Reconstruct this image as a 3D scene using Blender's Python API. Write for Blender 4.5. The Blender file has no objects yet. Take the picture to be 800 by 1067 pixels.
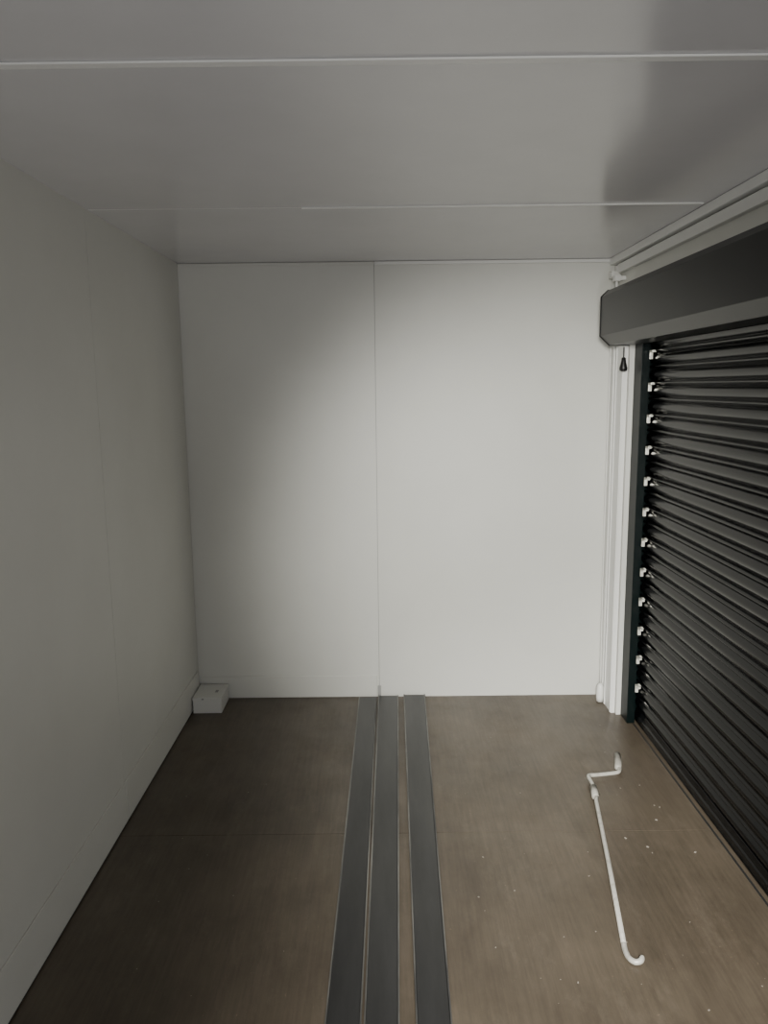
import bpy, bmesh, math, random
from mathutils import Vector, Matrix
random.seed(4)
H=2.30; D=4.0; XL=-1.03; XR=1.175; Y0=-1.8; CAMH=1.677

# ---------------- materials ----------------
def mat(name, col, rough=0.5, metal=0.0, spec=0.5, col2=None, scale=3.0, bump=0.0, bscale=60, stretch=(1,1,1), lo=0.35, hi=0.65):
    m=bpy.data.materials.new(name); m.use_nodes=True
    nt=m.node_tree; b=nt.nodes["Principled BSDF"]
    b.inputs["Base Color"].default_value=(*col,1); b.inputs["Roughness"].default_value=rough
    b.inputs["Metallic"].default_value=metal; b.inputs["Specular IOR Level"].default_value=spec
    tc=nt.nodes.new("ShaderNodeTexCoord"); mp=nt.nodes.new("ShaderNodeMapping")
    mp.inputs["Scale"].default_value=stretch
    nt.links.new(tc.outputs["Object"],mp.inputs["Vector"])
    if col2:
        n=nt.nodes.new("ShaderNodeTexNoise"); n.inputs["Scale"].default_value=scale; n.inputs["Detail"].default_value=6
        n.inputs["Roughness"].default_value=0.6
        nt.links.new(mp.outputs[0],n.inputs["Vector"])
        r=nt.nodes.new("ShaderNodeValToRGB"); r.color_ramp.elements[0].position=lo; r.color_ramp.elements[1].position=hi
        r.color_ramp.elements[0].color=(*col,1); r.color_ramp.elements[1].color=(*col2,1)
        nt.links.new(n.outputs[0],r.inputs[0]); nt.links.new(r.outputs[0],b.inputs["Base Color"])
    if bump>0:
        n2=nt.nodes.new("ShaderNodeTexNoise"); n2.inputs["Scale"].default_value=bscale; n2.inputs["Detail"].default_value=4
        nt.links.new(mp.outputs[0],n2.inputs["Vector"])
        bp=nt.nodes.new("ShaderNodeBump"); bp.inputs["Strength"].default_value=bump; bp.inputs["Distance"].default_value=0.002
        nt.links.new(n2.outputs[0],bp.inputs["Height"]); nt.links.new(bp.outputs[0],b.inputs["Normal"])
    return m
M_wall=mat("white_panel",(0.64,0.64,0.602),0.45,col2=(0.68,0.68,0.642),scale=1.5,bump=0.05,bscale=30)
M_ceil=mat("ceiling_panel",(0.59,0.582,0.592),0.18,col2=(0.64,0.632,0.642),scale=1.3,bump=0.05,bscale=6)
M_trim=mat("white_trim",(0.76,0.76,0.74),0.35)
M_seam=mat("seam_grey",(0.34,0.34,0.33),0.5)
M_dark=mat("dark_gap",(0.015,0.015,0.015),0.8)
M_hood=mat("hood_charcoal",(0.006,0.006,0.0065),0.32,spec=.22,col2=(0.008,0.008,0.0085),scale=4,bump=0.05,bscale=200)
M_guide=mat("guide_dark_green",(0.0015,0.005,0.005),0.4,spec=.15)
M_slat=mat("slat_charcoal",(0.0025,0.0025,0.003),0.19,spec=.20,bump=0.04,bscale=150)
M_galv=mat("galvanised",(0.80,0.79,0.72),0.3,metal=0.4)
M_rail=mat("rail_grey",(0.044,0.044,0.045),0.30,metal=0.6,col2=(0.080,0.080,0.080),scale=5,stretch=(1,0.15,1),bump=0.12,bscale=60)
M_railedge=mat("rail_worn_edge",(0.34,0.335,0.315),0.33,metal=0.6,col2=(0.07,0.07,0.07),scale=12,stretch=(1,.15,1))
M_crank=mat("crank_paint",(0.56,0.545,0.49),0.38,metal=.15,col2=(0.40,0.38,0.33),scale=40,lo=0.5,hi=0.7)
M_grip=mat("grip_grey",(0.42,0.405,0.36),0.5,col2=(0.30,0.285,0.25),scale=60)
M_black=mat("black_plastic",(0.01,0.01,0.01),0.35)
M_chip=mat("debris_pale",(0.36,0.33,0.28),0.8)
M_wplastic=mat("white_plastic",(0.74,0.74,0.71),0.4)

def floor_mat():
    m=bpy.data.materials.new("plywood_floor"); m.use_nodes=True; nt=m.node_tree; b=nt.nodes["Principled BSDF"]
    L=nt.links.new
    tc=nt.nodes.new("ShaderNodeTexCoord")
    def noise(sc,st,det=6,rough=.6,off=0,rot=0):
        mp=nt.nodes.new("ShaderNodeMapping"); mp.inputs["Scale"].default_value=st; mp.inputs["Location"].default_value=(off,off,0)
        mp.inputs["Rotation"].default_value=(0,0,rot); L(tc.outputs["Object"],mp.inputs[0])
        n=nt.nodes.new("ShaderNodeTexNoise"); n.inputs["Scale"].default_value=sc; n.inputs["Detail"].default_value=det; n.inputs["Roughness"].default_value=rough
        L(mp.outputs[0],n.inputs["Vector"]); return n.outputs[0]
    def ramp(src,p0,c0,p1,c1):
        r=nt.nodes.new("ShaderNodeValToRGB"); r.color_ramp.elements[0].position=p0; r.color_ramp.elements[1].position=p1
        r.color_ramp.elements[0].color=(*c0,1); r.color_ramp.elements[1].color=(*c1,1); L(src,r.inputs[0]); return r.outputs[0]
    def mix(f,a,bb,mode='MIX'):
        x=nt.nodes.new("ShaderNodeMix"); x.data_type='RGBA'; x.blend_type=mode
        if isinstance(f,float): x.inputs[0].default_value=f
        else: L(f,x.inputs[0])
        L(a,x.inputs[6]); L(bb,x.inputs[7]); return x.outputs[2]
    base=ramp(noise(1.6,(1,1,1)),.32,(0.090,0.072,0.052),.68,(0.130,0.106,0.077))
    grain=ramp(noise(9,(8,0.4,1),8,.7),.35,(0.84,0.83,0.82),.65,(1.12,1.11,1.10))
    c=mix(1.0,base,grain,'MULTIPLY')
    rgb=nt.nodes.new("ShaderNodeRGB"); rgb.outputs[0].default_value=(0.25,0.215,0.165,1)
    scuff=ramp(noise(6,(1.2,.5,1),12,.85),.52,(0,0,0),.72,(.28,.28,.28))
    c=mix(scuff,c,rgb.outputs[0])
    scr=ramp(noise(5,(.35,12,1),10,.8,4,.9),.65,(0,0,0),.69,(.30,.30,.30))
    c=mix(scr,c,rgb.outputs[0])
    scr2=ramp(noise(4,(12,.4,1),10,.8,9,.25),.65,(0,0,0),.69,(.30,.30,.30))
    c=mix(scr2,c,rgb.outputs[0])
    dirt=ramp(noise(2.2,(1.3,.7,1),10,.7),.36,(.72,.71,.70),.56,(1,1,1))
    c=mix(1.0,c,dirt,'MULTIPLY')
    speck=ramp(noise(70,(1,1,1),3,.6),.69,(1,1,1),.73,(1.6,1.55,1.5))
    c=mix(1.0,c,speck,'MULTIPLY')
    L(c,b.inputs["Base Color"])
    rr=ramp(noise(4,(1,1,1)),.3,(.28,)*3,.7,(.50,)*3); L(rr,b.inputs["Roughness"])
    bp=nt.nodes.new("ShaderNodeBump"); bp.inputs["Strength"].default_value=.3; bp.inputs["Distance"].default_value=.002
    L(noise(25,(3,.6,1)),bp.inputs["Height"]); L(bp.outputs[0],b.inputs["Normal"])
    return m
M_floor=floor_mat()

# ---------------- mesh builder ----------------
class MB:
    def __init__(s,name): s.name=name; s.v=[]; s.f=[]; s.mi=[]; s.mats=[]; s.sm=[]
    def m(s,mt):
        if mt not in s.mats: s.mats.append(mt)
        return s.mats.index(mt)
    def box(s,x0,x1,y0,y1,z0,z1,mt,rot=None):
        k=len(s.v); pts=[Vector((x,y,z)) for x in (x0,x1) for y in (y0,y1) for z in (z0,z1)]
        if rot:
            c=Vector(((x0+x1)/2,(y0+y1)/2,(z0+z1)/2)); pts=[c+rot@(p-c) for p in pts]
        s.v+=[tuple(p) for p in pts]
        for q in ((0,1,3,2),(4,6,7,5),(0,4,5,1),(2,3,7,6),(0,2,6,4),(1,5,7,3)):
            s.f.append([k+i for i in q]); s.mi.append(s.m(mt)); s.sm.append(False)
    def prism(s,prof,ya,yb,mts,closed=True,smooth=False):
        k=len(s.v); n=len(prof)
        s.v+=[(x,ya,z) for x,z in prof]+[(x,yb,z) for x,z in prof]
        for i in range(n if closed else n-1):
            j=(i+1)%n; mt=mts[i%len(mts)]
            s.f.append([k+i,k+j,k+n+j,k+n+i]); s.mi.append(s.m(mt)); s.sm.append(smooth)
        if closed:
            s.f.append([k+i for i in range(n)]); s.f.append([k+n+i for i in range(n)][::-1])
            s.mi+= [s.m(mts[0])]*2; s.sm+=[False]*2
    def tube(s,pts,rads,mt,seg=14):
        pts=[Vector(p) for p in pts]
        if not isinstance(rads,(list,tuple)): rads=[rads]*len(pts)
        k=len(s.v); up=None
        for i,p in enumerate(pts):
            t=(pts[min(i+1,len(pts)-1)]-pts[max(i-1,0)]).normalized()
            if up is None: up=t.orthogonal().normalized()
            up=(up-t*up.dot(t)).normalized(); w=t.cross(up)
            for a in range(seg):
                an=2*math.pi*a/seg; s.v.append(tuple(p+rads[i]*(up*math.cos(an)+w*math.sin(an))))
        for i in range(len(pts)-1):
            for a in range(seg):
                b=(a+1)%seg
                s.f.append([k+i*seg+a,k+i*seg+b,k+(i+1)*seg+b,k+(i+1)*seg+a]); s.mi.append(s.m(mt)); s.sm.append(True)
        s.f.append([k+a for a in range(seg)][::-1]); e=k+(len(pts)-1)*seg; s.f.append([e+a for a in range(seg)])
        s.mi+=[s.m(mt)]*2; s.sm+=[False]*2
    def done(s,bevel=0,parent=None):
        me=bpy.data.meshes.new(s.name); me.from_pydata(s.v,[],s.f)
        for mt in s.mats: me.materials.append(mt)
        for p,i,sm in zip(me.polygons,s.mi,s.sm): p.material_index=i; p.use_smooth=sm
        bm=bmesh.new(); bm.from_mesh(me); bmesh.ops.recalc_face_normals(bm,faces=bm.faces); bm.to_mesh(me); bm.free()
        o=bpy.data.objects.new(s.name,me); bpy.context.collection.objects.link(o)
        if bevel:
            b=o.modifiers.new("bevel","BEVEL"); b.width=bevel; b.segments=2; b.limit_method='ANGLE'; b.angle_limit=math.radians(40)
        if parent: o.parent=parent
        return o
def smoothpath(cps,n=10):
    P=[Vector(c) for c in cps]; out=[]
    for i in range(len(P)-1):
        p0=P[max(i-1,0)];p1=P[i];p2=P[i+1];p3=P[min(i+2,len(P)-1)]
        for j in range(n):
            t=j/n
            out.append(0.5*((2*p1)+(-p0+p2)*t+(2*p0-5*p1+4*p2-p3)*t*t+(-p0+3*p1-3*p2+p3)*t**3))
    out.append(P[-1]); return out

# ---------------- shell ----------------
JY=[D-1.21*i for i in range(1,5)]
b=MB("floor"); b.box(-1.3,1.5,Y0-.1,D+.1,-0.06,-0.012,M_dark)
ys=[Y0-.1,0.27,1.48,2.69,D+.05]
for i in range(4):
    for (xa,xb) in ((-1.25,0.018),(0.021,1.5)):
        b.box(xa,xb,ys[i]+.0009,ys[i+1]-.0009,-0.012,0.0,M_floor)
b.done()
b=MB("ceiling"); b.box(-1.2,1.4,Y0-.1,D+.1,H,H+.06,M_ceil); b.done()
for i,y in enumerate((2.815,1.60,0.39,-.82)):
    b=MB("trim_%d"%(i+1)); w=.006 if i==0 else .012
    b.box(-.28 if i==0 else XL+.004,1.12,y-w,y+w,H-.005,H-.0003,M_trim)
    if i==0: b.box(XL+.004,-.28,y-.002,y+.002,H-.0012,H-.0003,M_trim)
    b.done(.0015)
b=MB("wall_back")
b.box(-1.2,-.0445,D+.003,D+.06,0,H,M_wall); b.box(-.0415,1.4,D,D+.06,0,H,M_wall); b.box(-.0445,-.0415,D+.006,D+.06,0,H,M_seam); b.done()
b=MB("wall_left")
yy=[Y0-.1]+sorted(JY)+[D]
yy=[y for y in yy if y>=Y0-.1]
for i in range(len(yy)-1):
    b.box(XL-.06,XL,yy[i]+.0015,yy[i+1]-.0015,0,H,M_wall)
    b.box(XL-.06,XL-.002,yy[i+1]-.0015,yy[i+1]+.0015,0,H,M_seam)
b.done()
DN=0.35
b=MB("wall_right")
b.box(XR,XR+.13,3.735,D,0,H,M_wall)
b.box(XR,XR+.13,DN,3.735,2.09,H,M_wall)
b.box(XR,XR+.13,Y0-.1,DN,0,H,M_wall); b.done()
b=MB("wall_front")
b.box(-1.2,-.95,Y0-.16,Y0-.1,0,H,M_wall); b.box(.95,1.4,Y0-.16,Y0-.1,0,H,M_wall); b.box(-.95,.95,Y0-.16,Y0-.1,2.1,H,M_wall); b.done()

b=MB("trim_5")
b.box(-.04,XR-.002,D-.012,D-.0005,H-.018,H-.001,M_trim)
b.box(XL+.002,-.042,D-.005,D+.0025,H-.014,H-.001,M_wall); b.done(.003)
b=MB("trim_7")
b.box(1.135,XR-.001,Y0,D-.016,H-.035,H-.001,M_trim)
b.box(1.150,XR-.001,Y0,3.9,H-.085,H-.043,M_trim); b.done(.003)
b=MB("trim_8"); b.box(XR-.012,XR-.0005,3.955,D-.001,0.001,H-.04,M_trim); b.done(.003)
b=MB("trim_10"); b.box(-.052,-.034,D-.006,D-.0005,.001,.065,M_seam); b.done(.0015)
b=MB("baseboard_left")
b.box(XL+.0005,XL+.006,Y0,2.7885,0.007,.17,M_wall); b.box(XL+.0005,XL+.006,2.7935,D-.02,0.007,.17,M_wall)
b.box(XL+.0005,XL+.005,Y0,D-.02,0.0005,.007,M_dark); b.done(.002)
b=MB("baseboard_back"); b.box(XL+.012,-.055,D-.003,D+.002,0.006,.125,M_wall); b.done(.003)

b=MB("corner_post")
b.prism([(XR-.001,0),(XR-.022,0),(XR-.022,2.07),(XR-.001,2.07)],3.755,3.865,[M_trim])
b.box(XR-.028,XR-.022,3.755,3.762,.004,2.07,M_trim); b.box(XR-.028,XR-.022,3.858,3.865,.004,2.07,M_trim)
b.done(.002)

# ---------------- roller shutter ----------------
root=bpy.data.objects.new("roller_shutter_door",None); bpy.context.collection.objects.link(root)
XC=1.262; YA=.45; YB=3.66
pitch=.0735
z=.075; ztop=2.0
def arc(z0,z1,depth,n=8,x0=0):
    return [(XC-x0-depth*math.sin(math.pi*i/n), z0+(z1-z0)*i/n) for i in range(n+1)]
b=MB("curtain")
while z<ztop:
    for a in (arc(z,z+.058,.017,12), arc(z+.058,z+.0735,.008,6,.008)):
        b.prism(a,YA,YB,[M_slat],closed=False,smooth=True)
    z+=pitch
b.box(XC+.002,XC+.006,YA,YB,.03,ztop,M_slat); b.done(parent=root)
b=MB("bottom_rail"); b.prism([(XC-.02,.012),(XC+.012,.012),(XC+.012,.075),(XC-.008,.075),(XC-.014,.05),(XC-.02,.045)],YA,YB,[M_slat]); b.done(.002,root)
b=MB("end_locks"); z=.21
while z<1.86:
    y=3.612
    b.box(XC-.037,XC-.022,y-.042,y,z-.006,z+.004,M_galv)
    b.box(XC-.037,XC-.022,y-.010,y,z-.036,z-.006,M_galv)
    b.box(XC-.024,XC-.006,y-.014,y,z-.004,z+.006,M_galv)
    z+=pitch*2
b.done(.0015,root)
for nm,ya,yb,sgn in (("guide_far",3.625,3.73,1),("guide_near",.36,.47,-1)):
    b=MB(nm)
    web=(yb-.006,yb) if sgn>0 else (ya,ya+.006)
    b.box(1.196,1.235,ya,yb,.002,1.87,M_guide)
    b.box(1.285,1.30,ya,yb,.002,1.87,M_guide)
    b.box(1.235,1.285,web[0]-(.02 if sgn>0 else 0),web[1]+(0 if sgn>0 else .02),.002,1.87,M_guide)
    b.done(.002,root)
b=MB("hood_box")
hp=[(1.172,2.115),(1.060,2.115),(1.030,2.085),(1.030,1.905),(1.075,1.862),(1.20,1.862),(1.20,1.875),(1.08,1.875),(1.042,1.912),(1.042,2.08),(1.065,2.103),(1.172,2.103)]
b.prism(hp,.33,3.735,[M_hood])
for ya,yb in ((.322,.33),(3.735,3.742)):
    b.prism([(1.172,2.118),(1.059,2.118),(1.027,2.0865),(1.027,1.9035),(1.0735,1.859),(1.172,1.859)],ya,yb,[M_hood])
b.done(.0015,root)
b=MB("threshold"); b.box(1.225,1.232,.48,3.62,.0005,.003,M_rail); b.done(0,root)

# ---------------- floor tracks ----------------
def track(name,x0n,x1n,x0f,x1f,ya,yb,h,lip):
    s0=(x0f-x0n)/2.18; s1=(x1f-x1n)/2.18
    b=MB(name)
    def ln(f):
        return lambda y:(1-f)*(x0n+s0*(y-1.8))+f*(x1n+s1*(y-1.8))
    w=.045
    sec=[(0,0),(0,h+lip),(w,h+lip),(w+.02,h),(1-w-.02,h),(1-w,h+lip),(1,h+lip),(1,0)]
    mts=[M_railedge,M_railedge,M_rail,M_rail,M_rail,M_railedge,M_railedge,M_rail]
    n=len(sec)
    for y in (ya,yb):
        b.v+=[(ln(f)(y),y,z+.0008) for f,z in sec]
    for i in range(n):
        j=(i+1)%n; b.f.append([i,j,n+j,n+i]); b.mi.append(b.m(mts[i])); b.sm.append(False)
    b.f+=[list(range(n)),list(range(n,2*n))[::-1]]; b.mi+=[0,0]; b.sm+=[False,False]
    return b.done(.001)
track("floor_track",-.177,-.079,-.155,-.057,-.9,3.97,.010,.003)
track("floor_track.001",-.072,.023,-.050,.060,-.9,3.97,.016,.003)
track("floor_track.002",.066,.162,.088,.205,-.9,3.97,.020,.004)

# ---------------- junction box ----------------
b=MB("cable_box")
b.box(-1.016,-.868,3.80,3.985,.002,.072,M_wplastic)
b.box(-1.018,-.865,3.797,3.987,.0735,.088,M_wplastic)
b.box(-.97,-.958,3.7955,3.797,.077,.084,M_seam)
b.box(-.915,-.90,3.87,3.90,.088,.0895,M_seam)
b.done(.004)

# ---------------- crank handle ----------------
b=MB("shutter_crank_handle"); r=.008; zf=.0095
b.tube([(.852,2.905,.03),(.834,2.86,.026),(.770,2.46,.018),(.704,2.075,zf+.002)],r,M_crank)
hook=smoothpath([(.704,2.075,zf+.002),(.701,2.050,zf),(.703,2.022,zf),(.715,2.006,zf),(.732,2.006,zf+.003),(.741,2.018,zf+.010)],6)
b.tube(hook,[r*1.05]*(len(hook)-4)+[r*.95,r*.85,r*.7,r*.5],M_crank)
el=smoothpath([(.848,2.92,.03),(.853,2.99,.03),(.853,3.045,.028),(.862,3.066,.026),(.89,3.072,.024),(.975,3.098,.018),(1.002,3.112,.018),(1.016,3.15,.018),(1.025,3.19,.018)],6)
b.tube(el,r,M_crank)
b.tube([(.838,2.885,.029),(.838,2.886,.029),(.850,2.96,.030),(.850,2.961,.030)],[r,.0145,.0145,r],M_grip)
b.tube([(1.006,3.140,.018),(1.007,3.143,.018),(1.022,3.19,.018),(1.040,3.262,.018),(1.041,3.266,.018)],[r,.0145,.0155,.0145,.008],M_grip)
b.done()

# ---------------- pull cord & toggle ----------------
b=MB("pull_cord")
b.tube(smoothpath([(1.140,3.93,2.20),(1.138,3.93,1.5),(1.139,3.93,.8),(1.138,3.90,.10)],8),.0035,M_wplastic,8)
b.tube([(1.138,3.90,.105),(1.138,3.90,.10),(1.138,3.90,.085),(1.138,3.90,.03),(1.138,3.90,.004)],[.005,.012,.019,.021,.019],M_wplastic,16)
b.box(1.122,XR-.014,3.90,3.95,2.195,2.225,M_wplastic)
b.done()
b=MB("emergency_pull_toggle")
b.tube([(1.135,3.70,1.852),(1.135,3.70,1.80)],.003,M_black,8)
b.tube([(1.135,3.70,1.805),(1.135,3.70,1.80),(1.135,3.70,1.785),(1.135,3.70,1.755),(1.135,3.70,1.742),(1.135,3.70,1.738)],[.004,.010,.011,.019,.018,.008],M_black,16)
b.done()
b=MB("cable_clip"); b.box(1.118,1.148,3.83,3.87,2.17,2.20,M_trim); b.tube([(1.133,3.85,2.17),(1.133,3.85,2.13)],.006,M_trim,10)
b.box(1.148,XR-.0005,3.835,3.865,2.175,2.195,M_trim); b.done(.002)

# ---------------- debris ----------------
b=MB("floor_debris")
def chip(x,y,s):
    rot=Matrix.Rotation(random.uniform(0,3.14),3,'Z')
    b.box(x-s,x+s,y-s*.6,y+s*.6,.0005,.0005+s*.4,M_chip,rot)
for i in range(45): chip(random.uniform(.28,1.15),random.uniform(1.75,3.7),random.uniform(.001,.0028))
for i in range(5): chip(random.gauss(1.0,.12),random.gauss(2.9,.4),random.uniform(.003,.0045))
for i in range(12): chip(random.uniform(-.85,-.25),random.uniform(1.8,3.2),random.uniform(.001,.0025))
b.done()

# ---------------- lights ----------------
def area(name,loc,tgt,sx,sy,pw,col=(1,1,1),spread=180):
    l=bpy.data.lights.new(name,'AREA'); l.shape='RECTANGLE'; l.size=sx; l.size_y=sy; l.energy=pw; l.color=col; l.spread=math.radians(spread)
    o=bpy.data.objects.new(name,l); bpy.context.collection.objects.link(o); o.location=loc
    o.rotation_euler=(Vector(tgt)-Vector(loc)).to_track_quat('-Z','Y').to_euler(); return o
def spot(name,loc,tgt,pw,ang,rad,col=(1,1,1),blend=1.0):
    l=bpy.data.lights.new(name,'SPOT'); l.energy=pw; l.spot_size=math.radians(ang); l.spot_blend=blend; l.shadow_soft_size=rad; l.color=col
    o=bpy.data.objects.new(name,l); bpy.context.collection.objects.link(o); o.location=loc
    o.rotation_euler=(Vector(tgt)-Vector(loc)).to_track_quat('-Z','Y').to_euler(); return o
area("doorway_daylight",(0,Y0-.2,1.1),(0,2,1.1),1.8,2.0,4.5,(.96,.98,1.0))
spot("back_wall_fill_spot",(-.30,-1.3,1.95),(1.0,4.0,.66),1280,40,.25,(1.0,.985,.91))  # added spot behind camera, brightens right side of back wall and floor
spot("floor_fill_spot",(.10,-.7,2.15),(.86,1.72,0),1000,52,.2,(1.0,.98,.93))  # extra unseen spot, put in to lift the right foreground floor
spot("left_wall_fill_spot",(.9,-.9,.30),(-1.03,1.8,.75),68,80,.2,(1.0,.985,.96))  # added low fill for the left wall, no real fitting there
spot("ceiling_fill_spot",(-.1,-1.2,.5),(.5,1.3,2.3),112,76,.3,(1.0,.99,1.0))  # added ceiling fill, stands in for light bounced off outside ground
w=bpy.data.worlds.new("world"); bpy.context.scene.world=w; w.use_nodes=True
w.node_tree.nodes["Background"].inputs[0].default_value=(.8,.85,.9,1); w.node_tree.nodes["Background"].inputs[1].default_value=.12

# ---------------- camera ----------------
cam=bpy.data.cameras.new("camera"); co=bpy.data.objects.new("camera",cam); bpy.context.collection.objects.link(co)
cam.sensor_fit='HORIZONTAL'; cam.sensor_width=36; cam.lens=36; cam.clip_start=.02
R=Matrix.Rotation(math.radians(0.1),4,'Z')@Matrix.Rotation(math.radians(90-9.23),4,'X')@Matrix.Rotation(math.radians(-.66),4,'Z')
co.matrix_world=Matrix.Translation((0,0,CAMH))@R
bpy.context.scene.camera=co
